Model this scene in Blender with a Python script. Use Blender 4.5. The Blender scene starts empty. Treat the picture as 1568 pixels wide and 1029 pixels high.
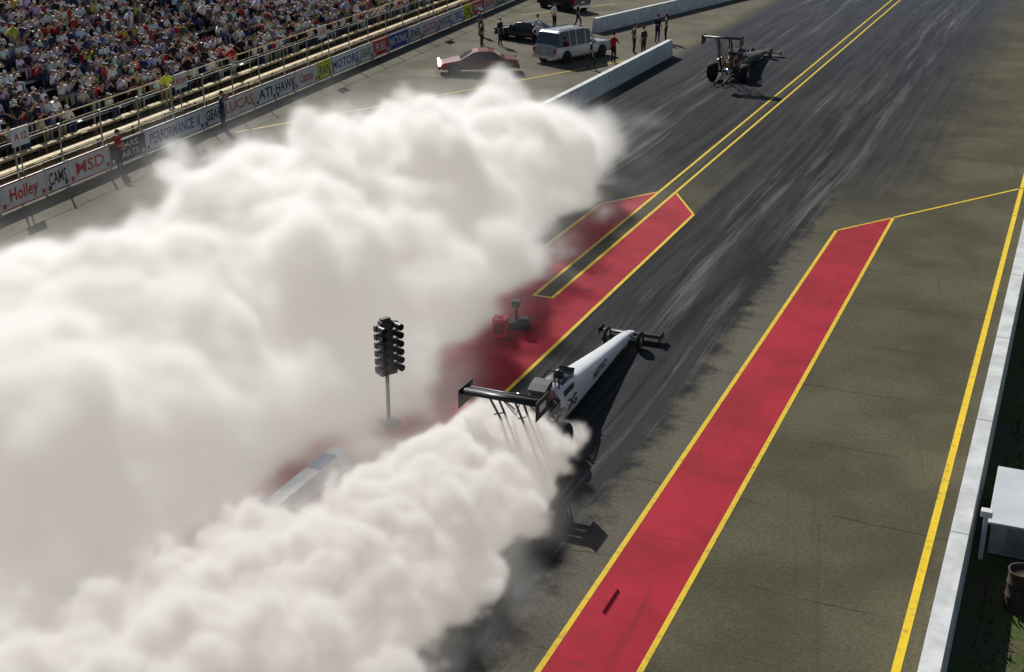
import bpy, math, random
import numpy as np
from mathutils import Vector, Matrix
random.seed(7); R=random
sc=bpy.context.scene
sc.view_settings.view_transform='Standard'; sc.view_settings.look='None'; sc.view_settings.exposure=0
cam=bpy.data.objects.new("camera",bpy.data.cameras.new("camera")); sc.collection.objects.link(cam)
cam.location=(0,0,15); cam.rotation_euler=(math.radians(90-21.54),0,math.radians(23.06)); cam.data.lens=46.7; cam.data.clip_end=4000; sc.camera=cam
EL=34
w=bpy.data.worlds.new("World"); sc.world=w; w.use_nodes=True
sky=w.node_tree.nodes.new('ShaderNodeTexSky'); sky.sky_type='NISHITA'; sky.sun_disc=False; sky.sun_elevation=math.radians(EL); sky.sun_rotation=math.radians(-46)
bg=w.node_tree.nodes['Background']; bg.inputs[1].default_value=.055; w.node_tree.links.new(sky.outputs[0],bg.inputs[0])
sun=bpy.data.objects.new("sun",bpy.data.lights.new("sun",'SUN')); sc.collection.objects.link(sun); sun.data.energy=5; sun.data.angle=math.radians(.5); sun.data.color=(1,.98,.94)
ce=math.cos(math.radians(EL))
sun.rotation_euler=Vector((.72*ce,-.694*ce,-math.sin(math.radians(EL)))).to_track_quat('-Z','Y').to_euler()
# ---------------------------------------------------------------- node expression helpers
class E:
    def __init__(s,t,o): s.t=t;s.o=o
    def __add__(a,b): return mk(a.t,'ADD',a,b)
    __radd__=__add__
    def __sub__(a,b): return mk(a.t,'SUBTRACT',a,b)
    def __rsub__(a,b): return mk(a.t,'SUBTRACT',b,a)
    def __mul__(a,b): return mk(a.t,'MULTIPLY',a,b)
    __rmul__=__mul__
    def __truediv__(a,b): return mk(a.t,'DIVIDE',a,b)
def put(t,sock,x):
    if isinstance(x,E): t.links.new(x.o,sock)
    else: sock.default_value=x
def mk(t,op,*a):
    n=t.nodes.new('ShaderNodeMath'); n.operation=op
    for i,x in enumerate(a): put(t,n.inputs[i],x)
    return E(t,n.outputs[0])
def mx(a,b): return mk(a.t,'MAXIMUM',a,b)
def ab(a): return mk(a.t,'ABSOLUTE',a)
def mr(x,a,b,c=0.,d=1.,smooth=True):
    t=x.t; n=t.nodes.new('ShaderNodeMapRange'); n.interpolation_type='SMOOTHSTEP' if smooth else 'LINEAR'
    for i,v in enumerate((x,a,b,c,d)): put(t,n.inputs[i],v)
    return E(t,n.outputs[0])
def comb(t,x,y,z):
    n=t.nodes.new('ShaderNodeCombineXYZ')
    for i,v in enumerate((x,y,z)): put(t,n.inputs[i],v)
    return E(t,n.outputs[0])
def noise(v,scale,detail=2,rough=.5,col=False):
    t=v.t;n=t.nodes.new('ShaderNodeTexNoise'); t.links.new(v.o,n.inputs['Vector']); n.inputs['Scale'].default_value=scale; n.inputs['Detail'].default_value=detail; n.inputs['Roughness'].default_value=rough
    return E(t,n.outputs[1 if col else 0])
def voro(v,scale,smooth=.3):
    t=v.t;n=t.nodes.new('ShaderNodeTexVoronoi'); n.feature='SMOOTH_F1'; t.links.new(v.o,n.inputs['Vector']); n.inputs['Scale'].default_value=scale
    n.inputs['Smoothness'].default_value=smooth
    return E(t,n.outputs['Distance'])
def warp(P,scale,amt):
    t=P.t; c=noise(P,scale,2,.5,True)
    a=t.nodes.new('ShaderNodeVectorMath'); a.operation='SUBTRACT'; t.links.new(c.o,a.inputs[0]); a.inputs[1].default_value=(.5,.5,.5)
    b=t.nodes.new('ShaderNodeVectorMath'); b.operation='SCALE'; t.links.new(a.outputs[0],b.inputs[0]); b.inputs['Scale'].default_value=amt
    d=t.nodes.new('ShaderNodeVectorMath'); d.operation='ADD'; t.links.new(P.o,d.inputs[0]); t.links.new(b.outputs[0],d.inputs[1])
    return E(t,d.outputs[0])
def curve(x,pts,lo,hi):
    t=x.t;n=t.nodes.new('ShaderNodeFloatCurve'); x0,x1=pts[0][0],pts[-1][0]
    xn=mr(x,float(x0),float(x1),0.,1.,False); t.links.new(xn.o,n.inputs['Value'])
    c=n.mapping.curves[0]; P=[((a-x0)/(x1-x0),(b-lo)/(hi-lo)) for a,b in pts]
    c.points[0].location=P[0]; c.points[1].location=P[-1]
    for p in P[1:-1]: c.points.new(*p)
    n.mapping.update()
    return E(t,n.outputs[0])*float(hi-lo)+float(lo)
def mixc(t,f,a,b):
    n=t.nodes.new('ShaderNodeMix'); n.data_type='RGBA'; put(t,n.inputs[0],f)
    for s,v in ((n.inputs[6],a),(n.inputs[7],b)):
        if isinstance(v,E): t.links.new(v.o,s)
        else: s.default_value=(*v,1)
    return E(t,n.outputs[2])
def newmat(name,rough=.6,spec=.3,metal=0.):
    m=bpy.data.materials.new(name); m.use_nodes=True; t=m.node_tree; p=t.nodes['Principled BSDF']
    p.inputs['Roughness'].default_value=rough; p.inputs['Specular IOR Level'].default_value=spec; p.inputs['Metallic'].default_value=metal
    g=t.nodes.new('ShaderNodeNewGeometry'); P=E(t,g.outputs['Position']); s=t.nodes.new('ShaderNodeSeparateXYZ'); t.links.new(P.o,s.inputs[0])
    return m,t,p,P,E(t,s.outputs[0]),E(t,s.outputs[1]),E(t,s.outputs[2])
def mat(name,col,rough=.6,spec=.3,metal=0.,var=.25,scale=3.,bump=0.):
    m,t,p,P,x,y,z=newmat(name,rough,spec,metal)
    c2=tuple(c*(1-var) for c in col)
    f=mr(noise(P,scale,5,.6),.35,.65)
    t.links.new(mixc(t,f,c2,col).o,p.inputs['Base Color'])
    if bump:
        b=t.nodes.new('ShaderNodeBump'); b.inputs['Strength'].default_value=bump; b.inputs['Distance'].default_value=.02
        t.links.new(noise(P,scale*8,3).o,b.inputs['Height']); t.links.new(b.outputs[0],p.inputs['Normal'])
    return m
# ---------------------------------------------------------------- mesh builder
class MB:
    def __init__(s): s.v=[];s.f=[];s.m=[];s.mats=[];s.sm=[]; s.X=Matrix()
    def mi(s,m):
        if m not in s.mats: s.mats.append(m)
        return s.mats.index(m)
    def add(s,vs,fs,m,smooth=False):
        o=len(s.v); s.v+= [tuple(s.X@Vector(p)) for p in vs]
        for f in fs: s.f.append(tuple(i+o for i in f)); s.m.append(s.mi(m)); s.sm.append(smooth)
    def box(s,c,d,m,rz=0.,ty=1.,tx=1.,rx=0.):
        vs=[]
        M=Matrix.Rotation(rz,3,'Z')@Matrix.Rotation(rx,3,'X')
        for z in (-.5,.5):
            k=(1,1) if z<0 else (tx,ty)
            for x,y in ((-.5,-.5),(.5,-.5),(.5,.5),(-.5,.5)):
                vs.append(tuple(M@Vector((x*d[0]*k[0],y*d[1]*k[1],z*d[2]))+Vector(c)))
        s.add(vs,[(3,2,1,0),(4,5,6,7),(0,1,5,4),(1,2,6,5),(2,3,7,6),(3,0,4,7)],m)
    def cyl(s,a,b,r0,m,r1=None,n=10,cap=True):
        a=Vector(a);b=Vector(b); r1=r0 if r1 is None else r1
        q=(b-a).to_track_quat('Z','Y').to_matrix(); vs=[]
        for c,r in ((a,r0),(b,r1)):
            for i in range(n):
                t=2*math.pi*i/n; vs.append(tuple(c+q@Vector((r*math.cos(t),r*math.sin(t),0))))
        s.add(vs,[(i,(i+1)%n,n+(i+1)%n,n+i) for i in range(n)],m,True)
        if cap: s.add(vs,[tuple(range(n-1,-1,-1)),tuple(range(n,2*n))],m)
    def path(s,pts,r,m,n=8):
        for a,b in zip(pts,pts[1:]): s.cyl(a,b,r,m,n=n)
    def rev(s,c,prof,m,n=24,axis='X'):
        vs=[]
        for (h,r) in prof:
            for i in range(n):
                t=2*math.pi*i/n; u,w_=r*math.cos(t),r*math.sin(t)
                vs.append((c[0]+h,c[1]+u,c[2]+w_) if axis=='X' else (c[0]+u,c[1]+w_,c[2]+h))
        fs=[(k*n+i,k*n+(i+1)%n,(k+1)*n+(i+1)%n,(k+1)*n+i) for k in range(len(prof)-1) for i in range(n)]
        s.add(vs,fs,m,True)
    def ell(s,c,r,m,n=10,k=6,z0=-1.,z1=1.):
        vs=[];a0=math.asin(z0);a1=math.asin(z1)
        for j in range(k+1):
            a=a0+(a1-a0)*j/k
            for i in range(n):
                t=2*math.pi*i/n; vs.append((c[0]+r[0]*math.cos(a)*math.cos(t),c[1]+r[1]*math.cos(a)*math.sin(t),c[2]+r[2]*math.sin(a)))
        s.add(vs,[(j*n+i,j*n+(i+1)%n,(j+1)*n+(i+1)%n,(j+1)*n+i) for j in range(k) for i in range(n)],m,True)
    def loft(s,rings,m,matf=None,caps=True,smooth=True):
        n=len(rings[0]); vs=[p for r in rings for p in r]
        o=len(s.v); s.v+=[tuple(s.X@Vector(p)) for p in vs]
        for j in range(len(rings)-1):
            for i in range(n):
                mm=matf(j,i) if matf else m
                s.f.append(tuple(o+q for q in (j*n+i,j*n+(i+1)%n,(j+1)*n+(i+1)%n,(j+1)*n+i))); s.m.append(s.mi(mm)); s.sm.append(smooth)
        if caps:
            s.f.append(tuple(o+i for i in range(n-1,-1,-1)));s.m.append(s.mi(m));s.sm.append(False)
            k=(len(rings)-1)*n
            s.f.append(tuple(o+k+i for i in range(n)));s.m.append(s.mi(m));s.sm.append(False)
    def obj(s,name,loc=(0,0,0),rz=0.,parent=None,bevel=0.):
        me=bpy.data.meshes.new(name); me.from_pydata(s.v,[],s.f)
        for m in s.mats: me.materials.append(m)
        me.polygons.foreach_set('material_index',s.m); me.polygons.foreach_set('use_smooth',s.sm); me.update()
        o=bpy.data.objects.new(name,me); sc.collection.objects.link(o); o.location=loc; o.rotation_euler=(0,0,rz)
        if parent: o.parent=parent
        if bevel:
            b=o.modifiers.new('bevel','BEVEL'); b.width=bevel; b.segments=2; b.limit_method='ANGLE'
        return o
def empty(name,loc,rz=0.):
    o=bpy.data.objects.new(name,None); sc.collection.objects.link(o); o.location=loc; o.rotation_euler=(0,0,rz); return o
def text(s,size,m,M,parent=None,name='lettering',sx=1.):
    c=bpy.data.curves.new(name,'FONT'); c.body=s; c.size=size; c.align_x='CENTER'; c.align_y='CENTER'; c.offset=.02*size; c.resolution_u=2
    c.materials.append(m); o=bpy.data.objects.new(name,c); sc.collection.objects.link(o)
    o.parent=parent; o.matrix_local=M@Matrix.Diagonal((sx,1,1,1)); return o
# ---------------------------------------------------------------- ground
def asphalt():
    m,t,p,P,x,y,z=newmat("asphalt",.92,.07)
    n1=noise(P,.3,5,.6); fine=noise(P,11.,5,.75)
    jag=(noise(P,1.2,5,.7)-.5)
    wob=(noise(comb(t,0.,y,0.),.035,1)-.5)*1.6
    far=mr(y,46.,64.)
    l1=mr(x,-13.7,-13.2)*mr(x+jag*2.2,-9.1,-8.2,1.,0.)
    l1f=mr(x+jag*3.+wob,-8.5,-3.0,1.,0.)*far
    l2=mr(x,-25.2,-24.)*mr(x,-16.,-15.,1.,0.)
    lm=mx(mx(l1,l1f*mr(x,-16.,-15.)),l2)
    xs=x+wob
    bands=mr(noise(comb(t,xs+9.,y*.03,0.),1.1,3,.6),.44,.60)
    s1=mr(noise(comb(t,xs,y*.018,0.),3.4,5,.7),.48,.66); s2=mr(noise(comb(t,xs*1.1+40.,y*.025,0.),2.2,4,.6),.42,.6)
    blot=mr(noise(comb(t,x,y*.3,3.),.45,5,.65),.38,.64)
    g1=mr(ab(x+10.7),1.2,3.2,1.,0.); g2=mr(ab(x+20.3),1.6,3.4,1.,0.)
    g=mx(mx(g1,g2),.25)
    st=s1*g*(bands*.75+.2)*(blot*.7+.3)
    dark=mixc(t,s2,(.016,.0165,.019),(.037,.037,.039))
    dark=mixc(t,blot*.5,dark,(.046,.044,.041))
    dark=mixc(t,st*.9,dark,(.19,.19,.185))
    for k,(xc,seed) in enumerate(((-9.9,1.),(-10.9,5.),(-19.6,9.),(-20.8,14.))):
        wv=(noise(comb(t,seed,y*.035,0.),1.,1,.5)-.5)*3.
        d_=ab(ab(x-wv-xc)-.82)
        trk=mr(d_+jag*.05,.10,.26,1.,0.)*mr(noise(comb(t,x*2.,y*.12,seed),1.2,4,.7),.40,.6)*mr(y,34.,40.)
        dark=mixc(t,trk*(.38 if k%2==0 else .8),dark,(.16,.16,.155) if k%2==0 else (.010,.010,.012))
    rub=mr(noise(comb(t,xs*1.+3.,y*.12,5.),.9,4,.6),.52,.66)*g*mr(y,40.,60.,1.,.45)
    dark=mixc(t,rub*.8,dark,(.012,.011,.012))
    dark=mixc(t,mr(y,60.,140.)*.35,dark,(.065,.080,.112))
    sh=mixc(t,mr(n1,.35,.65),(.077,.070,.042),(.116,.105,.066))
    big_=mr(noise(P,.09,3,.6),.4,.62); sh=mixc(t,big_*.4,sh,(.056,.052,.037))
    sc1=mr(noise(comb(t,x*1.+y*.18,y*.03,7.),2.,4,.7),.60,.72)
    sh=mixc(t,sc1*.45,sh,(.05,.047,.04))
    pale=mr(noise(comb(t,x,y*.35,11.),.8,5,.75),.66,.78)
    sh=mixc(t,pale*.5,sh,(.25,.24,.20))
    spots=mr(noise(P,3.5,3,.8),.68,.75); sh=mixc(t,spots*.5,sh,(.03,.03,.025))
    lf=mixc(t,mr(n1,.35,.65),(.105,.094,.066),(.152,.138,.098))
    lf=mixc(t,sc1*.4,lf,(.05,.047,.04))
    c=mixc(t,mr(x,-26.,-24.5),lf,sh)
    worn=mr(x+jag*2.,-9.4,-8.6)*mr(x,-7.6,-7.5,1.,0.)*mr(y,44.,52.,1.,0.)
    c=mixc(t,worn*.6,c,(.14,.125,.10))
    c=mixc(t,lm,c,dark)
    jy=mk(t,'FRACT',(y+(noise(P,.6,3)-.5)*.5)/3.66)
    j=mr(ab(jy-.5),0.,.012,1.,0.)*mr(noise(P,.5,2),.42,.55)*mr(ab(x+5.),0.,30.,1.,.4)
    c=mixc(t,j*.6,c,(.018,.018,.016))
    k=mr(fine,.25,.75,.58,1.42,False)
    vm=t.nodes.new('ShaderNodeVectorMath'); vm.operation='SCALE'; t.links.new(c.o,vm.inputs[0]); t.links.new(k.o,vm.inputs['Scale'])
    t.links.new(vm.outputs[0],p.inputs['Base Color'])
    b=t.nodes.new('ShaderNodeBump'); b.inputs['Strength'].default_value=.4; b.inputs['Distance'].default_value=.02
    t.links.new(fine.o,b.inputs['Height']); t.links.new(b.outputs[0],p.inputs['Normal'])
    return m
def sheet(name,polys,z,m):
    b=MB()
    for q in polys: b.add([(a,c,z) for a,c in q],[tuple(range(len(q)))],m)
    return b.obj(name)
def grassmat():
    m,t,p,P,x,y,z=newmat("ground_dirt_grass",.95,.1)
    a=mr(noise(P,.7,6,.7),.42,.58); c=mixc(t,a,(.09,.075,.05),(.055,.085,.02))
    c=mixc(t,mr(noise(P,9.,4,.7),.4,.7)*.6,c,(.14,.13,.06))
    t.links.new(c.o,p.inputs['Base Color']); return m
sheet("ground",[[(-1500,-600),(1500,-600),(1500,2500),(-1500,2500)]],-.01,grassmat())
sheet("asphalt_pavement",[[(-58,-60),(-.9,-60),(-.9,420),(-58,420)]],0,asphalt())
def redm():
    m,t,p,P,x,y,z=newmat("red_paint",.75,.12)
    a=mr(noise(P,.5,5,.65),.35,.65)
    c=mixc(t,a,(.29,.007,.018),(.42,.012,.032))
    s=mr(noise(comb(t,x*1.+y*.05,y*.05,0.),3.,4,.7),.56,.72)
    c=mixc(t,s*.45,c,(.11,.010,.014))
    d=mr(noise(P,5.,5,.75),.58,.75)
    c=mixc(t,d*.45,c,(.11,.025,.025))
    k=mr(noise(P,16.,4,.7),.3,.7)
    c=mixc(t,k*.25,c,(.20,.015,.025))
    s3=mr(noise(comb(t,x*.25,y*2.,0.),1.3,4,.7),.62,.7)*mr(noise(P,.15,1),.46,.58)
    c=mixc(t,s3*.6,c,(.04,.018,.02))
    t.links.new(c.o,p.inputs['Base Color']); return m
def yelm():
    m,t,p,P,x,y,z=newmat("yellow_paint",.7,.2)
    a=mr(noise(P,4.,6,.75),.50,.70)
    c=mixc(t,noise(P,.8,3),(.60,.40,.010),(.80,.56,.02))
    c=mixc(t,a*.7,c,(.16,.13,.06))
    t.links.new(c.o,p.inputs['Base Color']); return m
RED=redm(); YEL=yelm()
sheet("red_painted_island",[[(-17.31,-30),(-13.38,-30),(-13.38,50),(-15.03,52.8),(-15.03,38.6),(-15.6,38.6),(-15.6,52.8),(-17.31,50)]],.004,RED)
sheet("red_painted_strip",[[(-7.73,-30),(-5.96,-30),(-5.96,52.6),(-7.73,50)]],.004,RED)
def line(pts,wd):
    out=[]
    for a,b in zip(pts,pts[1:]):
        a=Vector(a);b=Vector(b); d=(b-a).normalized(); n=Vector((-d.y,d.x))*wd/2
        out.append([tuple(a-n),tuple(b-n),tuple(b+n),tuple(a+n)])
    return out
L=[]
L+=line([(-17.31,-30),(-17.31,50)],.13)+line([(-17.31,50.02),(-15.68,52.75)],.09)+line([(-15.66,38.6),(-15.66,330)],.12)+line([(-15.0,38.6),(-15.0,330)],.12)
L+=line([(-14.93,52.8),(-13.42,50.05)],.09)+line([(-13.38,-30),(-13.38,50)],.12)+line([(-15.59,38.66),(-15.07,38.66)],.12)
L+=line([(-7.73,-30),(-7.73,50)],.12)+line([(-7.70,50.06),(-6.04,52.55)],.09)+line([(-5.96,-30),(-5.96,52.6)],.12)
L+=line([(-5.94,52.7),(-1.65,59.2)],.12)+line([(-1.55,-30),(-1.55,59.2)],.17)+line([(-1.55,59.3),(-1.55,330)],.15)
L+=line([(-38.6,55.2),(-34.3,65.3)],.12)+line([(-34.3,65.3),(-26.5,84.)],.12)+line([(-41.3,99.1),(-36.7,108.2)],.12)
sheet("yellow_lane_markings",[q for q in L],.008,YEL)
# ---------------------------------------------------------------- common materials
WHITE=mat("white_concrete_paint",(.70,.70,.68),.6,.3,0,.25,1.5,.1)
CONC=mat("concrete",(.42,.41,.38),.8,.2,0,.3,1.2,.2)
BLACK=mat("black_rubber",(.02,.02,.02),.8,.25,0,.4,4)
BLK=mat("black_metal",(.022,.022,.024),.45,.4,0,.3,4)
CHROME=mat("metal",(.6,.6,.6),.3,.5,.9,.2,5)
STEEL=mat("galvanised_steel",(.36,.36,.34),.5,.5,.5,.25,4)
BODYW=mat("white_car_paint",(.70,.70,.72),.3,.5,0,.10,1)
DKRED=mat("dark_red_paint",(.22,.02,.02),.35,.5,0,.3,3)
BRTRED=mat("red_plastic",(.60,.012,.016),.5,.3,0,.2,3)
GLASS=mat("dark_glass",(.02,.025,.03),.06,.8,0,.1,1)
GOLD=mat("gold_anodised",(.5,.3,.06),.35,.5,.7,.2,4)
BLUE=mat("blue_paint",(.02,.07,.32),.5,.3,0,.2,2)
b=MB(); b.loft([[(-1.17,yy,0),(-.67,yy,0),(-.73,yy,1.0),(-1.10,yy,1.0)] for yy in (-30,0,15,30,45,60,100,200,300)],WHITE,smooth=False)
for yy in range(-28,200,6): b.box((-.915,yy,1.003),(.365,.015,.008),CONC)
b.obj("concrete_barrier_wall")
b=MB(); b.loft([[(-25.35,yy,0),(-24.85,yy,0),(-24.95,yy,1.05),(-25.25,yy,1.05)] for yy in (20,40,60,85.5)],WHITE,smooth=False); b.obj("concrete_barrier_wall")
b=MB(); b.loft([[(x-.25,yy,0),(x+.25,yy,0),(x+.15,yy,1.05),(x-.15,yy,1.05)] for x,yy in ((-32.9,92.7),(-31,102),(-29,111.6),(-26.,126),(-25.3,150),(-25.3,300))],WHITE,smooth=False); b.obj("concrete_barrier_wall")
b=MB(); b.loft([[(-15.75,yy,.004),(-15.15,yy,.004),(-15.25,yy,.42),(-15.65,yy,.42)] for yy in (-30,0,15,25.4)],WHITE,smooth=False)
b.box((-15.45,24.6,.425),(.36,.8,.02),BLUE); b.obj("median_barrier_wall")
# ---------------------------------------------------------------- grandstand frame
RZ=math.radians(5.55); P0=Vector((-34.96,0,0))
def Wd(s,d,z=0): 
    return P0+Matrix.Rotation(RZ,3,'Z')@Vector((-d,s,z))
PLANK=mat("wood_plank",(.66,.52,.27),.7,.25,0,.3,2,.2); DIRT=mat("dirt",(.50,.39,.20),.95,.1,0,.3,2)
ALU=mat("aluminium_plank",(.48,.47,.44),.5,.4,.3,.2,3); UND=mat("dark_steel_frame",(.06,.06,.06),.7,.3)
b=MB()
S0,S1=20,125; SL=S1-S0; SC=(S0+S1)/2
b.box((-2.6,SC,.06),(4.4,SL,.12),DIRT)
for d,z in ((1.7,.40),(2.7,.60),(3.7,.80)):
    b.box((-d,SC,z),(.34,SL,.05),PLANK); b.box((-d-.48,SC,z-.22),(.50,SL,.04),PLANK)
    for s in range(S0,S1,3): b.box((-d,s,z/2),(.08,.08,z-.03),UND)
NR=20
for k in range(NR):
    d=4.6+.78*k; z=.55+.40*k
    b.box((-d,SC,z+.42),(.28,SL,.05),ALU); b.box((-d+.42,SC,z),(.40,SL,.05),ALU)
    for s in range(S0,S1,5): b.box((-d,s+.3,(z+.38)/2),(.07,.07,z+.34),UND)
b.box((-4.6-.78*NR,SC,.4+.2*NR),(.1,SL,.8+.40*NR),UND)
b.obj("grandstand",P0,RZ)
b=MB()
for i in range(36):
    s=S0+i*3.
    b.cyl((-.35,s,0),(-.35,s,2.6),.04,STEEL,n=8)
    b.cyl((-.35,s,2.6),(-.35,s,2.68),.055,STEEL,n=8)
for z in (1.3,2.55): b.cyl((-.35,S0,z),(-.35,S1,z),.02,STEEL,n=6)
for i in range(0,35*6): b.cyl((-.35,S0+i*.5,1.2),(-.35,S0+i*.5,2.55),.004,STEEL,n=3,cap=False)
for i in range(27): b.cyl((-4.15,S0+i*4.,.1),(-4.15,S0+i*4.,1.75),.035,PLANK,n=6)
b.cyl((-4.15,S0,1.75),(-4.15,S1,1.75),.03,PLANK,n=6); b.cyl((-4.15,S0,1.35),(-4.15,S1,1.35),.02,PLANK,n=6)
b.obj("spectator_fence",P0,RZ)
cw=(.66,.66,.65)
def bm(c,_c={}):
    if c not in _c: _c[c]=mat("banner_vinyl",c,.5,.3,0,.18,2)
    return _c[c]
W_=cw;RD=(.55,.02,.02);BL=(.02,.05,.30);YG=(.55,.60,.03);BK=(.02,.02,.02);GN=(.02,.18,.06);OR=(.55,.12,.02)
BN=[(3,BK,W_,"NITRO"),(3.2,W_,RD,"RACEWAY"),(3,W_,RD,"Holley"),(1.6,W_,BK,"CAMS"),(3.1,W_,RD,"MSD"),(2.9,BK,W_,"SEARS\nPARTS"),(5.4,W_,BL,"PERFORMANCE  V"),(1.9,W_,BK,"GEAR"),(3.6,W_,OR,"LUCAS"),(2.4,W_,BK,"ATI"),(2.4,W_,BK,"HAWK"),(3,W_,RD,"Castrol"),(2,YG,BK,"RAIN"),(4,W_,BL,"MOTORS"),(2.4,W_,GN,"GEARS"),(2.6,RD,W_,"FUEL"),(3.6,BL,W_,"NATIONAL"),(2.6,W_,BK,"SPARK"),(3.2,W_,RD,"CLUTCH"),(3,W_,BK,"SHOCKS"),(2.6,W_,BL,"TIRES"),(2,YG,BK,"OIL"),(3,RD,W_,"FINAL"),(3,W_,RD,"BRAKE"),(2.4,GN,W_,"TRUCK"),(3,W_,BL,"PISTON")]
s=33.; i=0
while s<122:
    L_,bgc,fg,tx=BN[i%len(BN)]; i+=1
    e=empty("advertising_banner",P0+Matrix.Rotation(RZ,3,'Z')@Vector((0,s+L_/2,0)),RZ)
    b=MB(); b.box((0,0,.62),(.06,L_-.06,1.08),bm(bgc)); b.box((-.02,-L_/2,.6),(.09,.06,1.2),CONC)
    b.box((.034,0,1.12),(.01,L_-.12,.05),bm(fg)); b.box((.034,0,.12),(.01,L_-.12,.05),bm(fg)); b.box((.034,-L_*.5+.22,.3),(.008,.22,.2),bm(fg)); b.box((.034,L_*.5-.22,.3),(.008,.22,.2),bm(fg)); b.obj("panel",(0,0,0),0,e)
    n_=max(len(q) for q in tx.split("\n")); lines=tx.count("\n")+1
    sz=.74/(lines*.9 if lines>1 else 1); wd=n_*sz*.62
    text(tx,sz,bm(fg),Matrix.Translation((.036,0,.62))@Matrix(((0,0,1,0),(1,0,0,0),(0,1,0,0),(0,0,0,1))),e,sx=min(1.5,(L_-.4)/wd))
    s+=L_
for s,tx in ((41.3,"A 12"),(53.8,"ROW"),(70.,"B 20"),(88,"EXIT")):
    e=empty("section_sign",Wd(s,.25),RZ); b=MB(); b.box((0,0,2.75),(.04,1.1,.75),bm(cw)); b.cyl((-.08,0,1.2),(-.08,0,3.0),.03,STEEL); b.obj("panel",(0,0,0),0,e)
    text(tx,.4,bm(RD),Matrix.Translation((.026,0,2.75))@Matrix(((0,0,1,0),(1,0,0,0),(0,1,0,0),(0,0,0,1))),e)
# ---------------------------------------------------------------- people
SEAT=dict(pel=(0,0,.1),waist=(0,.0,.26),chest=(0,.04,.46),nb=(0,.06,.60),nk=(0,.08,.68),sh=(.17,.05,.56),el=(.25,.10,.32),wr=(.13,.32,.22),ha=(.10,.38,.20),hp=(.10,.05,.09),kn=(.14,.47,.13),an=(.14,.50,-.32),to=(.15,.64,-.37))
STAND=dict(pel=(0,0,.95),waist=(0,0,1.1),chest=(0,0,1.30),nb=(0,0,1.45),nk=(0,.01,1.53),sh=(.18,0,1.40),el=(.26,-.02,1.13),wr=(.26,.07,.90),ha=(.255,.09,.83),hp=(.10,0,.90),kn=(.12,.03,.50),an=(.13,-.02,.09),to=(.15,.13,.04))
def body(pose,over={},sub=0):
    p=dict(pose); V=[];Rr=[];Ed=[];Bn=[]
    def v(c,r): V.append(Vector(c));Rr.append(r);return len(V)-1
    def e(a,b_,cat): Ed.append((a,b_));Bn.append((V[a],V[b_],cat))
    pel=v(p['pel'],(.155,.115)); wa=v(p['waist'],(.135,.105)); ch=v(p['chest'],(.165,.115)); nb=v(p['nb'],(.075,.065)); nk=v(p['nk'],(.055,.055))
    e(pel,wa,1);e(wa,ch,1);e(ch,nb,1);e(nb,nk,0)
    for sg,sd in ((1,'R'),(-1,'L')):
        q=lambda k:(lambda c:(c[0]*sg,c[1],c[2]))(over.get(k+sd,p[k]))
        sh=v(q('sh'),(.07,.065)); el=v(q('el'),(.045,.045)); wr=v(q('wr'),(.03,.032)); ha=v(q('ha'),(.026,.042))
        e(ch,sh,1);e(sh,el,1);e(el,wr,0);e(wr,ha,0)
        hp=v(q('hp'),(.098,.10)); kn=v(q('kn'),(.062,.065)); an=v(q('an'),(.043,.045)); to=v(q('to'),(.045,.035))
        e(pel,hp,2);e(hp,kn,2);e(kn,an,2);e(an,to,3)
    me=bpy.data.meshes.new('t'); me.from_pydata([tuple(a) for a in V],Ed,[]); o=bpy.data.objects.new('t',me); sc.collection.objects.link(o)
    o.modifiers.new('s','SKIN')
    for i,r in enumerate(Rr): me.skin_vertices[0].data[i].radius=r
    me.skin_vertices[0].data[0].use_root=True
    if sub:
        sb=o.modifiers.new('b','SUBSURF'); sb.levels=sub; sb.render_levels=sub
    dg=bpy.context.evaluated_depsgraph_get(); ev=o.evaluated_get(dg).to_mesh()
    vs=[tuple(a.co) for a in ev.vertices]; fs=[tuple(a.vertices) for a in ev.polygons]
    cat=[]
    for f in fs:
        c=sum((Vector(vs[i]) for i in f),Vector())/len(f); best=9;bc=0
        for a,b_,k in Bn:
            ab_=b_-a; u=max(0,min(1,(c-a).dot(ab_)/ab_.length_squared)); dd=(c-(a+ab_*u)).length
            if dd<best: best=dd;bc=k
        cat.append(bc)
    bpy.data.objects.remove(o)
    hands=[[Vector((over.get('wr'+sd,p['wr'])[0]*sg,*over.get('wr'+sd,p['wr'])[1:])),Vector((over.get('ha'+sd,p['ha'])[0]*sg,*over.get('ha'+sd,p['ha'])[1:])),sg] for sg,sd in ((1,'R'),(-1,'L'))]
    return vs,fs,cat,Vector(p['nk']),hands
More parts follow.
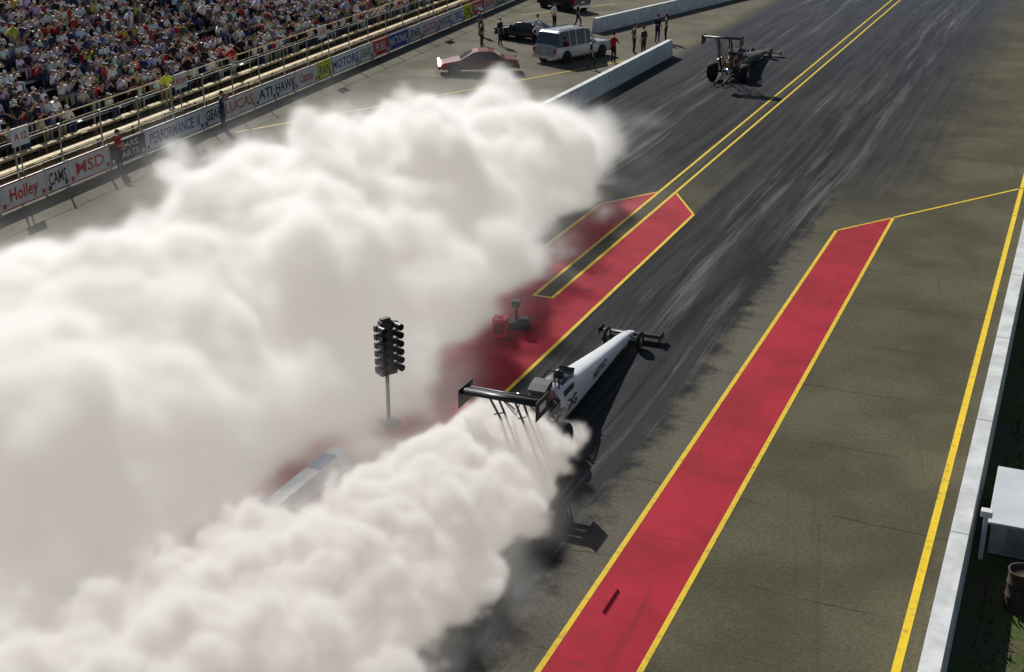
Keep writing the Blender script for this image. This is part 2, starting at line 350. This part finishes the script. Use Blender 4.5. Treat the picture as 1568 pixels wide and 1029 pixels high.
def figure(mats,pose,over={},cap=None,hi=True):
    vs,fs,cat,nk,hands=body(pose,over,1 if hi else 0)
    b=MB()
    for k in range(4):
        ff=[f for f,c in zip(fs,cat) if c==k]; ids=sorted({i for f in ff for i in f}); mp={i:j for j,i in enumerate(ids)}
        b.add([vs[i] for i in ids],[tuple(mp[i] for i in f) for f in ff],mats[k],True)
    h=nk+Vector((0,.02,.12)); n,k=(12,8) if hi else (7,4)
    b.ell(h,(.078,.098,.118),mats[0],n,k)
    b.ell(h+Vector((0,-.012,.018)),(.088,.104,.118),mats[4] if not cap else cap,n,max(3,k//2),-.05 if not cap else .12,1.)
    if not hi or cap: b.ell(h+Vector((0,-.03,0)),(.084,.09,.10),mats[4],n,3,-.5,.3)
    if cap: b.box(h+Vector((0,.14,.04)),(.13,.12,.012),cap)
    if hi:
        b.ell(h+Vector((0,.10,-.012)),(.014,.022,.024),mats[0],6,4)
        for sg in (-1,1):
            b.ell(h+Vector((sg*.03,.085,.008)),(.013,.012,.009),mats[3],6,4); b.ell(h+Vector((sg*.08,0,-.01)),(.012,.024,.032),mats[0],6,4)
        b.box(h+Vector((0,.09,-.052)),(.045,.012,.008),mats[4])
        for wr,ha,sg in hands:
            d=(ha-wr).normalized(); side=d.cross(Vector((1,0,0))).normalized() if abs(d.x)<.8 else Vector((0,1,0))
            for i,(off,ln) in enumerate(((-.03,.07),(-.01,.085),(.01,.08),(.03,.06))):
                a=ha+side*off+d*.015; m_=a+d*ln*.55; q_=m_+d*ln*.4+Vector((-sg*.018,0,0))
                b.cyl(a,m_,.010,mats[0],.009,n=5); b.cyl(m_,q_,.009,mats[0],.007,n=5)
            a=wr+d*.03-side*.02; b.cyl(a,a+d*.045-side*.03,.012,mats[0],.009,n=5)
    return b
SK=[mat("skin",c,.6,.3,0,.12,8) for c in ((.50,.30,.20),(.38,.21,.13),(.16,.08,.05))]
def clo(c): return mat("cloth",c,.85,.15,0,.25,9)
CL={k:clo(v) for k,v in dict(white=(.72,.72,.72),black=(.025,.025,.03),navy=(.02,.03,.09),red=(.4,.02,.02),yellow=(.80,.85,.06),tan=(.30,.24,.14),blue=(.06,.12,.30),grey=(.2,.2,.2),hair=(.05,.03,.02)).items()}
def person(name,loc,head,shirt,pants,over={},cap=None,skin=0,pose=STAND,sc_=1.06):
    m=[SK[skin],CL[shirt],CL[pants],CL['black'],CL['hair']]
    o=figure(m,pose,over,CL[cap] if cap else None).obj(name,loc,math.radians(head)); o.scale=(sc_,)*3; return o
UP={'elR':(.36,.16,1.30),'wrR':(.16,.26,1.52),'haR':(.12,.24,1.58),'elL':(.36,.16,1.30),'wrL':(.14,.28,1.50),'haL':(.10,.28,1.57)}
ONE={'elR':(.30,.14,1.16),'wrR':(.12,.32,1.12),'haR':(.06,.36,1.13)}
HIP={'elR':(.40,-.08,1.16),'wrR':(.22,.04,1.00),'haR':(.17,.09,.98),'elL':(.40,-.08,1.16),'wrL':(.22,.04,1.0),'haL':(.17,.09,.98)}
WALK={'knR':(.11,.20,.52),'anR':(.11,.18,.10),'toR':(.12,.33,.05),'anL':(.11,-.25,.12),'toL':(.12,-.12,.04),'knL':(.11,-.03,.5)}
person("track_photographer",(-39.6,55.6,0),-75,'navy','navy',UP,'black',sc_=1.1)
person("track_official",(-38.9,46.6,0),-80,'red','navy',ONE,'black',sc_=1.08)
person("security_guard",(*Wd(57.4,3.3)[:2],.50),-100,'yellow','tan',HIP,None,1,sc_=1.15)
for x,y,h,s_,p_,ov,c,sk in ((-27.5,85.3,-60,'navy','black',HIP,'black',0),(-27.4,90.2,-120,'black','navy',ONE,None,1),(-26.9,90.6,100,'grey','black',{}, 'red',0),(-27.6,81.4,-30,'red','black',ONE,'black',0),(-28.1,78.6,-70,'navy','black',WALK,'white',0),(-33.7,83.8,-150,'white','navy',HIP,'white',0),(-26.6,84.6,70,'black','black',{},None,1),
   (-37.4,82.6,-60,'black','black',HIP,'black',0),(-36.9,84.6,-100,'navy','black',{},'white',0),(-35.,86.8,160,'white','black',ONE,'black',0),(-38.2,84.4,-90,'red','navy',{},None,0),(-36.2,93,-100,'white','black',HIP,'black',0),(-34.8,94.2,-60,'black','navy',WALK,None,1),(-40.,88,-80,'blue','tan',{},'white',0)):
    person("crew_member",(x,y,0),h,s_,p_,ov,c,sk,sc_=1.12)
def crowd():
    keys=['skin','shirt','pants','shoe','hair','cap']
    fm=[bpy.data.materials.new('k'+k) for k in keys]
    protos=[]
    for ov in ({},{'elR':(.3,.2,.45),'wrR':(.14,.24,.66),'haR':(.1,.2,.72)},{'elL':(.33,.0,.33),'wrL':(.2,.25,.15),'haL':(.2,.3,.13)},{'elR':(.3,.25,.5),'wrR':(.1,.3,.7),'haR':(.07,.28,.74),'elL':(.3,.25,.5),'wrL':(.1,.3,.7),'haL':(.07,.28,.74)}):
        for cap in (None,fm[5]):
            b=figure(fm[:5],SEAT,ov,cap,hi=False)
            protos.append((np.array(b.v),b.f,[int(keys.index(b.mats[i].name[1:])) for i in b.m]))
    bst=figure(fm[:5],STAND,HIP,fm[5],hi=False); protos.append((np.array(bst.v),bst.f,[int(keys.index(bst.mats[i].name[1:])) for i in bst.m]))
    pre=[]
    for v,fs,cat in protos:
        pre.append((v,np.concatenate([np.array(f) for f in fs]),np.array([len(f) for f in fs]),np.repeat(np.array(cat),[len(f) for f in fs])))
    VV=[];LV=[];LT=[];CC=[];off=0
    rz=RZ
    shirts=[(.80,.80,.80)]*16+[(.5,.5,.52)]*2+[(.45,.45,.6)]*2+[(.02,.02,.025)]*6+[(.03,.04,.12)]*3+[(.45,.03,.04)]*3+[(.12,.12,.13)]*2+[(.5,.4,.3),(.08,.12,.08),(.6,.5,.1),(.12,.2,.4)]
    skins=[(.55,.32,.22),(.46,.26,.17),(.58,.38,.28),(.2,.1,.06)]; hairs=[(.03,.02,.015),(.08,.05,.03),(.3,.2,.1),(.25,.25,.25)]
    caps=[(.78,.78,.78)]*6+[(.02,.02,.03)]*2+[(.4,.02,.02),(.03,.05,.25),(.5,.42,.25)]; pants=[(.03,.04,.08),(.3,.25,.16),(.04,.04,.04),(.4,.4,.4),(.08,.10,.18)]
    for k in range(NR):
        d=4.6+.78*k; z=.55+.40*k+.445; s=S0+.5+R.random()*.4
        while s<S1-.5:
            s+=.50+R.random()*.10
            if s%17<1.3: continue
            if R.random()<.07+(.25 if k==0 else 0): continue
            st=R.random()<.03; q=8 if st else R.randrange(8)
            v,lv,lt,lc=pre[q]; a=-math.pi/2+rz+R.gauss(0,.35)-.25; sca=R.uniform(.92,1.1); ca,sa=math.cos(a),math.sin(a)
            p=Wd(s,d-(.35 if st else R.uniform(-.04,.05)),z-(.42 if st else 0))
            x=v[:,0]*sca;y=v[:,1]*sca
            VV.append(np.stack([x*ca-y*sa+p.x,x*sa+y*ca+p.y,v[:,2]*sca+p.z],1)); LV.append(lv+off); LT.append(lt); off+=len(v)
            j=lambda c:[min(1,ch*R.uniform(.8,1.1)) for ch in c]
            pal=np.array([j(R.choice(skins)),j(R.choice(shirts)),j(R.choice(pants)),[.05,.05,.05],j(R.choice(hairs)),j(R.choice(caps))])
            CC.append(pal[lc])
    VV=np.concatenate(VV).astype('f');LV=np.concatenate(LV).astype('i');LT=np.concatenate(LT).astype('i');CC=np.concatenate(CC)
    me=bpy.data.meshes.new("spectator_crowd"); me.vertices.add(len(VV)); me.vertices.foreach_set('co',VV.ravel())
    me.loops.add(len(LV)); me.loops.foreach_set('vertex_index',LV); me.polygons.add(len(LT))
    ls=np.concatenate([[0],np.cumsum(LT)[:-1]]).astype('i'); me.polygons.foreach_set('loop_start',ls); me.update(calc_edges=True); me.validate()
    at=me.color_attributes.new('Col','FLOAT_COLOR','CORNER'); at.data.foreach_set('color',np.concatenate([CC,np.ones((len(CC),1))],1).astype('f').ravel())
    m,t,p,P,x,y,z=newmat("clothing_and_skin",.8,.15); an=t.nodes.new('ShaderNodeVertexColor'); an.layer_name='Col'; t.links.new(an.outputs[0],p.inputs['Base Color'])
    me.materials.append(m); o=bpy.data.objects.new("spectator_crowd",me); sc.collection.objects.link(o)
crowd()
# ---------------------------------------------------------------- dragsters
def dragster(loc,rz,main,accent,dark,num,Z=2.0,inj=None):
    e=empty("dragster",loc,rz); inj=inj or BLK
    b=MB()
    st=[(1.30,.37,.14,1.10),(1.6,.39,.13,1.22),(2.1,.39,.12,1.20),(2.55,.38,.12,1.12),(2.9,.36,.12,1.0),(3.6,.33,.12,.90),(4.8,.28,.13,.74),(6.2,.22,.14,.56),(7.2,.18,.15,.46),(7.9,.15,.15,.36),(8.35,.10,.15,.24)]
    rings=[]
    for y,w_,z0,z1 in st:
        h=z1-z0; rings.append([(-w_*.8,y,z0),(w_*.8,y,z0),(w_,y,z0+h*.2),(w_,y,z0+h*.72),(w_*.78,y,z1-h*.05),(w_*.4,y,z1),(-w_*.4,y,z1),(-w_*.78,y,z1-h*.05),(-w_,y,z0+h*.72),(-w_,y,z0+h*.2)])
    b.loft(rings,main,lambda j,i:(dark if (j in(1,2) and i in (4,5,6)) else (dark if i==0 else main))); b.obj("body",(0,0,0),0,e)
    b=MB()
    b.ell((0,2.12,1.22),(.14,.16,.16),dark,12,8); b.ell((0,2.17,1.23),(.125,.15,.07),GLASS,12,6)
    for x in (-.28,.28): b.path([(x,1.4,.6),(x*.9,1.5,1.3),(x*.45,1.7,1.50)],.022,dark); b.path([(x*.45,1.7,1.50),(x*.9,2.5,1.14)],.022,dark)
    b.cyl((-.126,1.7,1.50),(.126,1.7,1.50),.022,dark); b.box((0,2.72,1.12),(.42,.04,.18),GLASS,rx=-.5)
    for sg in (-1,1):
        b.box((sg*.385,1.9,.95),(.012,.7,.16),dark)
        for i in range(4): b.box((sg*(.345-i*.006),3.1+i*.13,.55),(.01,.05,.22),dark)
    b.obj("cockpit",(0,0,0),0,e)
    b=MB()
    b.box((0,.85,.55),(.42,.95,.42),BLK)
    for sg in (-1,1):
        b.box((sg*.27,.85,.78),(.24,.85,.14),STEEL); b.box((sg*.30,.85,.88),(.16,.86,.09),BLK)
        for i in range(4):
            y=.5+i*.23; b.path([(sg*.34,y,.68),(sg*.50,y-.02,.62),(sg*.62,y-.10,.75),(sg*.70,y-.20,1.02)],.045,STEEL)
        b.path([(sg*.3,1.2,.9),(sg*.2,1.2,1.2)],.02,BRTRED); b.path([(sg*.42,.3,.95),(sg*.34,.5,1.12),(sg*.3,.8,1.12)],.018,BRTRED)
    b.box((0,.85,.88),(.26,.8,.14),CHROME); b.box((0,.82,1.06),(.34,.62,.24),STEEL)
    for i in range(7): b.box((0,.55+i*.09,1.19),(.32,.03,.03),CHROME)
    b.box((0,.86,1.27),(.40,.46,.14),BLK,ty=.8); b.loft([[(-.24,y,z),(.24,y,z),(.24,y,z+h),(-.24,y,z+h)] for y,z,h in ((.55,1.33,.06),(.8,1.34,.14),(1.08,1.35,.18))],inj,smooth=False)
    b.box((0,1.085,1.44),(.42,.012,.14),BLACK); b.box((0,1.22,.85),(.16,.08,.75),BLACK); b.box((-.1,.3,.75),(.25,.3,.3),GOLD); b.box((.15,.2,.7),(.2,.25,.25),BRTRED)
    for i in range(5): b.path([(-.2+i*.1,.5,1.2),(-.25+i*.12,.25,1.1),(-.2+i*.1,.1,.8)],.012,(BRTRED,CHROME,GOLD)[i%3],6)
    b.obj("engine",(0,0,0),0,e,.01)
    b=MB()
    for x in (-.3,.3):
        b.path([(x,1.4,.2),(x,0,.25),(x*.9,-.35,.4)],.025,dark); b.path([(x,1.4,.95),(x,.1,.85),(x*.9,-.4,.5)],.025,dark); b.path([(x,1.25,.95),(x,.7,.25)],.02,dark); b.path([(x,0,.25),(x,.1,.85)],.02,dark)
    b.cyl((-.75,0,.455),(.75,0,.455),.06,BLK); b.rev((0,0,.455),[(-.16,.05),(-.12,.17),(.12,.17),(.16,.05)],CHROME,14)
    for x in (-.22,.22): b.path([(x,-.1,.3),(x,-1.9,.16)],.025,dark); b.path([(x,-.3,.6),(x,-1.9,.18)],.02,dark); b.rev((x,-1.92,.12),[(-.03,.03),(-.03,.1),(.03,.1),(.03,.03)],BLACK,12)
    b.obj("frame",(0,0,0),0,e)
    b=MB(); hs=.98; cx=-.06
    for y0,y1,z0,z1,th in ((-1.75,-1.38,Z+.08,Z+.12,.05),(-1.36,-1.16,Z+.10,Z+.04,.04),(-1.14,-.98,Z+.02,Z-.06,.03)):
        b.loft([[(x+cx,y0,z0),(x+cx,(y0+y1)/2,(z0+z1)/2-th*.6),(x+cx,y1,z1),(x+cx,(y0+y1)/2,(z0+z1)/2+th)] for x in (-hs,hs)],dark)
    for x in (-hs-.015,hs+.015): b.box((x+cx,-1.38,Z-.06),(.02,.80,.48),dark); b.box((x+cx+.012*(1 if x>0 else -1),-1.38,Z-.05),(.006,.4,.18),main)
    for x in (-.30,.30):
        b.path([(x,-.3,.6),(x*1.1,-1.2,Z)],.03,dark); b.path([(x,.2,.85),(x*1.1,-1.2,Z)],.022,dark); b.path([(x*.9,-.45,.5),(x*1.1,-1.6,Z+.05)],.03,dark)
        b.path([(x,-.75,1.3),(x*1.05,-1.35,1.5)],.018,dark)
    b.path([(-.3,-.3,.6),(.33,-1.2,Z)],.014,dark); b.path([(.3,-.3,.6),(-.33,-1.2,Z)],.014,dark); b.obj("rear_wing",(0,0,0),0,e)
    b=MB()
    for sg in (-1,1):
        c=(sg*.86,0,.455); b.rev(c,[(-.20,.2),(-.225,.30),(-.21,.42),(-.17,.452),(0,.458),(.17,.452),(.21,.42),(.225,.30),(.20,.2)],BLACK,32); b.rev(c,[(-.20,.02),(-.12,.1),(-.18,.2)],CHROME,20);b.rev(c,[(.20,.02),(.12,.1),(.18,.2)],CHROME,20)
        c=(sg*.52,7.55,.28); b.rev(c,[(-.05,.2),(-.055,.25),(-.035,.28),(.035,.28),(.055,.25),(.05,.2)],BLACK,24); b.rev(c,[(.04,.21),(.03,.19),(.03,.04),(.05,.02)],CHROME,16); b.rev(c,[(-.04,.21),(-.03,.19),(-.03,.04),(-.05,.02)],CHROME,16)
        for i in range(6):
            a=i*math.pi/3; b.cyl((c[0],c[1],c[2]),(c[0],c[1]+.2*math.cos(a),c[2]+.2*math.sin(a)),.012,CHROME,n=5)
        b.path([(sg*.12,7.45,.24),(sg*.5,7.55,.28)],.02,dark); b.path([(sg*.12,7.65,.36),(sg*.5,7.55,.28)],.018,dark)
    b.obj("wheels",(0,0,0),0,e)
    b=MB()
    b.loft([[(x,8.05,.20),(x,8.22,.23),(x,8.5,.16),(x,8.25,.17)] for x in (-.95,.95)],dark)
    for x in (-.96,.96): b.box((x,8.28,.2),(.02,.50,.2),dark)
    b.obj("front_wing",(0,0,0),0,e)
    for sg in (1,-1):
        M=Matrix(((0,0,1,.402),(1,0,0,2.1),(0,1,0,.52),(0,0,0,1))) if sg==1 else Matrix(((0,0,-1,-.402),(-1,0,0,2.1),(0,1,0,.52),(0,0,0,1)))
        text(num,.42,dark,M,e,'number',1.2)
        M2=(Matrix(((-.045,0,1,.305),(1,0,.045,4.6),(0,1,0,.47),(0,0,0,1))) if sg==1 else Matrix(((.045,0,-1,-.305),(-1,0,.045,4.6),(0,1,0,.47),(0,0,0,1))))
        text("NITRO",.30,dark,M2,e,'lettering',1.4)
    return e
dragster((-11.45,27.9,.012),0,BODYW,BRTRED,BLK,"DG",2.0)
o=dragster((-19.3,78.4,.012),0,mat("black_car_paint",(.03,.03,.04),.3,.5),BRTRED,BLK,"7",2.35,BLK); o.scale=(1.14,)*3
# ---------------------------------------------------------------- starting lights + boxes
AMB=mat("amber_lens",(.5,.2,.03),.3,.5); GRL=mat("green_lens",(.03,.2,.08),.3,.5)
e=empty("starting_lights_pole",(-15.4,27.9,0)); e.scale=(.96,.96,.97)
b=MB(); b.box((0,0,.05),(.5,.5,.1),BLK); b.cyl((0,0,.1),(0,0,1.6),.055,BLK); b.box((0,0,2.28),(.34,.22,1.45),BLK); b.box((0,0,1.55),(.5,.3,.12),BLK); b.box((0,0,3.03),(.26,.16,.1),BLK)
for i,z in enumerate((2.85,2.62,2.38,2.15,1.92,1.69)):
    for sg in (-1,1):
        c=Vector((sg*.26,-.1,z)); b.box(c+Vector((0,.08,0)),(.2,.12,.17),BLK)
        b.cyl(c,c+Vector((0,-.26,0)),.08,BLK,.095,n=12,cap=False); b.cyl(c+Vector((0,-.01,0)),c+Vector((0,-.03,0)),.075,[CHROME,AMB,AMB,AMB,GRL,BRTRED][i],n=12)
b.obj("light_stack",(0,0,0),math.radians(62),e,.008)
b=MB(); b.box((0,0,.3),(.42,.42,.56),BRTRED); b.box((0,0,.595),(.45,.45,.04),BRTRED); b.box((0,-.215,.32),(.3,.012,.36),DKRED); b.box((.0,0,.63),(.16,.04,.03),BLK); b.obj("red_equipment_box",(-15.2,34.8,.006),.2,None,.015)
b=MB(); b.box((0,0,.12),(.75,.5,.22),BLK); b.cyl((-.05,0,.2),(-.05,0,.85),.05,BLK); b.box((-.05,0,.8),(.26,.22,.2),BLK); b.box((.18,0,.28),(.3,.3,.12),BLK); b.obj("timing_sensor_unit",(-15.0,35.7,.006),.3,None,.01)
b=MB(); b.box((0,0,.4),(1.6,2.7,.74),CONC); b.box((0,0,.80),(1.75,2.85,.05),mat("white_painted_steel",(.62,.63,.64),.5,.3,0,.12,1)); b.box((0,-1.36,.4),(.9,.02,.6),STEEL); b.obj("utility_cabinet",(.46,28.5,-.01),0,None,.02)
b=MB(); b.box((0,0,.55),(.1,.1,1.1),WHITE); b.box((0,0,1.12),(.24,.2,.14),WHITE); b.obj("marker_post",(-.46,26.9,-.01),0,None,.01)
b=MB(); RUST=mat("rusty_steel",(.11,.075,.055),.8,.3,.2,.5,3,.3)
b.rev((0,0,0),[(0,0),(0,.28),(.02,.3),(.04,.285),(.28,.285),(.30,.3),(.32,.285),(.58,.285),(.60,.3),(.62,.285),(.85,.285),(.88,.30),(.88,.27),(.80,.26),(.78,0)],RUST,24,'Z'); b.obj("oil_drum",(.42,25.2,-.01))
b=MB(); gr=mat("grass_blades",(.09,.13,.03),.8,.2,0,.5,2)
for i in range(7000):
    x=-.3+abs(R.gauss(0,1))*3; y=R.uniform(20,75)
    if R.random()>.35+.65*math.sin(x*1.3+y*.6)**2 or (x<1.6 and 26.8<y<30.2): continue
    h=R.uniform(.06,.22); a=R.random()*6.28; dx,dy=math.cos(a)*.03,math.sin(a)*.03
    b.add([(x-dx,y-dy,-.01),(x+dx,y+dy,-.01),(x+R.gauss(0,.05),y+R.gauss(0,.05),h)],[(0,1,2)],gr)
b.obj("grass")
# ---------------------------------------------------------------- cars
HL=bpy.data.materials.new("headlight_lit"); HL.use_nodes=True; hp=HL.node_tree.nodes['Principled BSDF']; hp.inputs['Emission Color'].default_value=(1,.98,.9,1); hp.inputs['Emission Strength'].default_value=30  # emission put into the headlight lens to imitate a sun glint
def car(name,loc,heading,L_,W_2,H,kind,paint,glint=False):
    e=empty(name,loc,math.radians(heading)); b=MB()
    if kind=='suv': st=[(0,.62,.62),(.012,1.02,1.04),(.03,1.05,1.2),(.075,1.06,H-.12),(.12,1.06,H-.02),(.30,1.06,H),(.56,1.06,H-.02),(.61,1.06,H-.1),(.715,1.06,1.14),(.74,1.04,1.08),(.96,.96,.98),(.99,.8,.84),(1,.6,.62)]
    else: st=[(0,.55,.55),(.02,.85,.86),(.17,.92,.95),(.30,.92,H-.10),(.38,.92,H-.01),(.50,.92,H),(.57,.92,H-.07),(.73,.9,.94),(.95,.70,.72),(.985,.6,.62),(1,.5,.5)]
    rings=[]
    for f,be,tp in st:
        y=(f-.5)*L_; w_=W_2*(1-.10*max(0,abs(f-.5)*2-.8)/.2); cab=tp>be+.2; wt=w_*(.80 if cab else .93); lo=.30 if .02<f<.98 else .38
        rings.append([(w_*.9,y,lo),(w_,y,lo+.12),(w_*1.0,y,be*.7),(w_*.96,y,be),(wt,y,tp-.035),(wt*.8,y,tp),(-wt*.8,y,tp),(-wt,y,tp-.035),(-w_*.96,y,be),(-w_,y,be*.7),(-w_,y,lo+.12),(-w_*.9,y,lo)])
    def mf(j,i):
        t0=st[j][2]-st[j][1]; t1=st[j+1][2]-st[j+1][1]
        if i in (3,7) and min(t0,t1)>.12 and max(t0,t1)>.3: return GLASS
        if i in (4,5,6) and abs(st[j][2]-st[j+1][2])>.2 and max(t0,t1)>.2: return GLASS
        return paint
    b.loft(rings,paint,mf,smooth=False); b.obj("body",(0,0,0),0,e,.015)
    b=MB()
    fr=(.24,.36,.52) if kind=='suv' else (.41,.53)
    for f in fr:
        for sg in (-1,1): b.loft([[(sg*W_2*.97,(f-.5)*L_-.04,.98),(sg*W_2*.97,(f-.5)*L_+.04,.98),(sg*(W_2*.81),(f-.5)*L_+.04,H-.04),(sg*(W_2*.81),(f-.5)*L_-.04,H-.04)],[(sg*(W_2*.97+.012),(f-.5)*L_-.04,.98),(sg*(W_2*.97+.012),(f-.5)*L_+.04,.98),(sg*(W_2*.81+.012),(f-.5)*L_+.04,H-.04),(sg*(W_2*.81+.012),(f-.5)*L_-.04,H-.04)]],paint,smooth=False)
    for sg in (-1,1):
        b.box((sg*(W_2+.08),.16*L_,1.05),(.18,.1,.14),paint); b.box((sg*W_2*.8,L_*.492,.68),(.32,.12,.18),HL if glint else CHROME); b.box((sg*W_2*.86,-L_*.494,.85),(.16,.06,.3 if kind=='suv' else .14),BRTRED)
        if kind=='suv': b.cyl((sg*W_2*.62,-.38*L_,H+.05),(sg*W_2*.62,.05*L_,H+.05),.025,BLK)
    b.box((0,L_*.495,.42),(W_2*1.8,.12,.2),BLK if kind=='suv' else paint); b.box((0,-L_*.498,.45),(W_2*1.85,.14,.2),CHROME if kind=='suv' else paint); b.box((0,-L_*.502,.78),(.35,.03,.14),bm(cw)); b.box((0,L_*.497,.66),(W_2*.9,.04,.14),BLK); b.obj("trim",(0,0,0),0,e)
    b=MB(); r=.37 if kind=='suv' else .32
    for f in (.18,.81):
        for sg in (-1,1):
            c=(sg*(W_2-.11),(f-.5)*L_,r); b.rev(c,[(-.12,r*.6),(-.12,r*.95),(-.09,r),(.09,r),(.12,r*.95),(.12,r*.6)],BLACK,20); b.rev(c,[(sg*.10,r*.62),(sg*.08,r*.4),(sg*.11,.01)],CHROME,14)
            b.cyl((sg*(W_2-.2),c[1],r+.02),(sg*(W_2+.004),c[1],r+.02),r+.07,BLACK,n=20)
    b.obj("wheels",(0,0,0),0,e)
    return e
SILV=mat("silver_paint",(.36,.38,.40),.3,.6,.3,.1,1); MAR=mat("maroon_paint",(.13,.004,.009),.55,.12,0,.1,1); BKP=mat("black_paint",(.012,.012,.015),.2,.7,0,.1,1)
car("suv",(-30.6,82.,.01),-20,5.6,1.05,2.05,'suv',SILV)
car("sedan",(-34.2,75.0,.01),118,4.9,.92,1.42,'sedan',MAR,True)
car("sedan",(-36.2,87.8,.01),75,4.6,.9,1.35,'sedan',BKP)
car("suv",(-39.5,103.5,.01),60,4.8,.95,1.8,'suv',BKP)
# ---------------------------------------------------------------- tyre smoke
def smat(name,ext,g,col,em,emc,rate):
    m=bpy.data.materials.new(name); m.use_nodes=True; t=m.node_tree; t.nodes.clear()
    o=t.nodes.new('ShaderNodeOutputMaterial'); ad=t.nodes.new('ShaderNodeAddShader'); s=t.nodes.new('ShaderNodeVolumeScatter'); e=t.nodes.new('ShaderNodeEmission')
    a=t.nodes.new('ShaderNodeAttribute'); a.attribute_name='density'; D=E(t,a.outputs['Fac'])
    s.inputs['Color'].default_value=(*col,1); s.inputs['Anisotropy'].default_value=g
    t.links.new((D*float(ext)).o,s.inputs['Density']); t.links.new((D*float(ext*em)).o,e.inputs['Strength']); e.inputs['Color'].default_value=(*emc,1)  # warm emission added to the smoke, standing in for repeated scattering of light
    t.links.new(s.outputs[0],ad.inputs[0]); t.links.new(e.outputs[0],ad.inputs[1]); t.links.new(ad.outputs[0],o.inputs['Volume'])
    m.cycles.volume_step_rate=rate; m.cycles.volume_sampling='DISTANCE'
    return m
def smoke(name,mn,mxx,vox,field,m):
    ng=bpy.data.node_groups.new(name,'GeometryNodeTree'); ng.interface.new_socket('Geometry',in_out='OUTPUT',socket_type='NodeSocketGeometry')
    out=ng.nodes.new('NodeGroupOutput'); vc=ng.nodes.new('GeometryNodeVolumeCube')
    pos=ng.nodes.new('GeometryNodeInputPosition'); sp=ng.nodes.new('ShaderNodeSeparateXYZ'); ng.links.new(pos.outputs[0],sp.inputs[0])
    P=E(ng,pos.outputs[0]); x,y,z=[E(ng,sp.outputs[i]) for i in range(3)]
    d=field(P,x,y,z); ng.links.new(d.o,vc.inputs['Density'])
    vc.inputs['Min'].default_value=mn; vc.inputs['Max'].default_value=mxx
    for i,a in enumerate('XYZ'): vc.inputs['Resolution '+a].default_value=int((mxx[i]-mn[i])/vox)
    sm=ng.nodes.new('GeometryNodeSetMaterial'); sm.inputs['Material'].default_value=m
    ng.links.new(vc.outputs[0],sm.inputs[0]); ng.links.new(sm.outputs[0],out.inputs[0])
    ob=bpy.data.objects.new(name,bpy.data.meshes.new(name)); sc.collection.objects.link(ob)
    ob.modifiers.new("smoke_volume",'NODES').node_group=ng
def big(P,x,y,z):
    xc=curve(y,[(0,-22),(40,-22.3),(60,-22.2),(70,-22)],-30,-10)
    w=curve(y,[(0,6.5),(28,6.6),(45,5.8),(54,4.4),(62,2.8),(70,1)],0,10)
    h=curve(y,[(0,4.2),(30,4.4),(36,4.6),(48,4.3),(54,3.2),(60,1.5),(66,.6),(70,.1)],0,10)
    a=(x-xc)/w; b=z/h
    s=(1.0-mk(P.t,'SQRT',a*a+b*b))*mk(P.t,'MINIMUM',w,h)
    Q=warp(P,.5,1.2)
    fa=mr(y,44.,60.,1.,.6)
    s=s+ ((0.5-voro(Q,.19,.15))*2.8+(0.52-voro(Q,.42,.15))*1.8 + (0.52-voro(Q,.95,.2))*.9 + (noise(P,1.5,4,.65)-.5)*1.1)*fa
    dm=curve(y,[(0,1),(48,1),(55,.22),(60,.07),(66,.01),(70,.0)],0,1)
    low=mr(x,-20.,-16.)
    wisp=mr(noise(Q,.5,4,.65),.40,.70)
    hz=mr(s,-2.6,.2)*(wisp*.04+.004)*low*mr(z,.5,3.4,1.,0.)*mr(y,27.,33.,1.,0.)+mr(s,-1.6,.2)*.012*mr(y,48.,56.,1.,.5)
    soft=mr(x,-20.,-16.,.75,1.5)
    return (mr(s/soft,0.,1.)+hz)*dm
def near(P,x,y,z):
    xc=curve(y,[(0,-15.3),(10,-14.3),(18,-12.7),(24,-12.0),(28,-11.5),(29.4,-11.2)],-20,-10)
    w=curve(y,[(0,5.2),(10,4.6),(18,3.3),(24,2.2),(27.5,1.7),(28.5,1.4),(29.3,.3)],0,10)
    h=curve(y,[(0,3.2),(10,2.8),(18,2.1),(24,1.6),(27.5,1.3),(28.5,1.05),(29.3,.2)],0,10)
    a=(x-xc)/w; b=z/h
    s0=(1.0-mk(P.t,'SQRT',a*a+b*b))*mk(P.t,'MINIMUM',w,h)
    k=mr(y,14.,28.,1.5,.55)
    Q=warp(P,1.2,.4)
    s=s0+ ((0.5-voro(Q,.45,.1))*1.1 + (0.5-voro(Q,1.05,.1))*.85 + (0.5-voro(Q,2.4,.1))*.42+(noise(P,3.5,3,.6)-.5)*.4)*k
    e=mr(y,12.,27.,.8,.22)
    keep=mx(mr(s0,-1.05,-.65),mr(y,19.,23.,1.,0.))
    return (mr(s/e,0.,1.)+mr(s,-1.1,.2)*.02*mr(y,23.,26.5,1.,0.))*keep
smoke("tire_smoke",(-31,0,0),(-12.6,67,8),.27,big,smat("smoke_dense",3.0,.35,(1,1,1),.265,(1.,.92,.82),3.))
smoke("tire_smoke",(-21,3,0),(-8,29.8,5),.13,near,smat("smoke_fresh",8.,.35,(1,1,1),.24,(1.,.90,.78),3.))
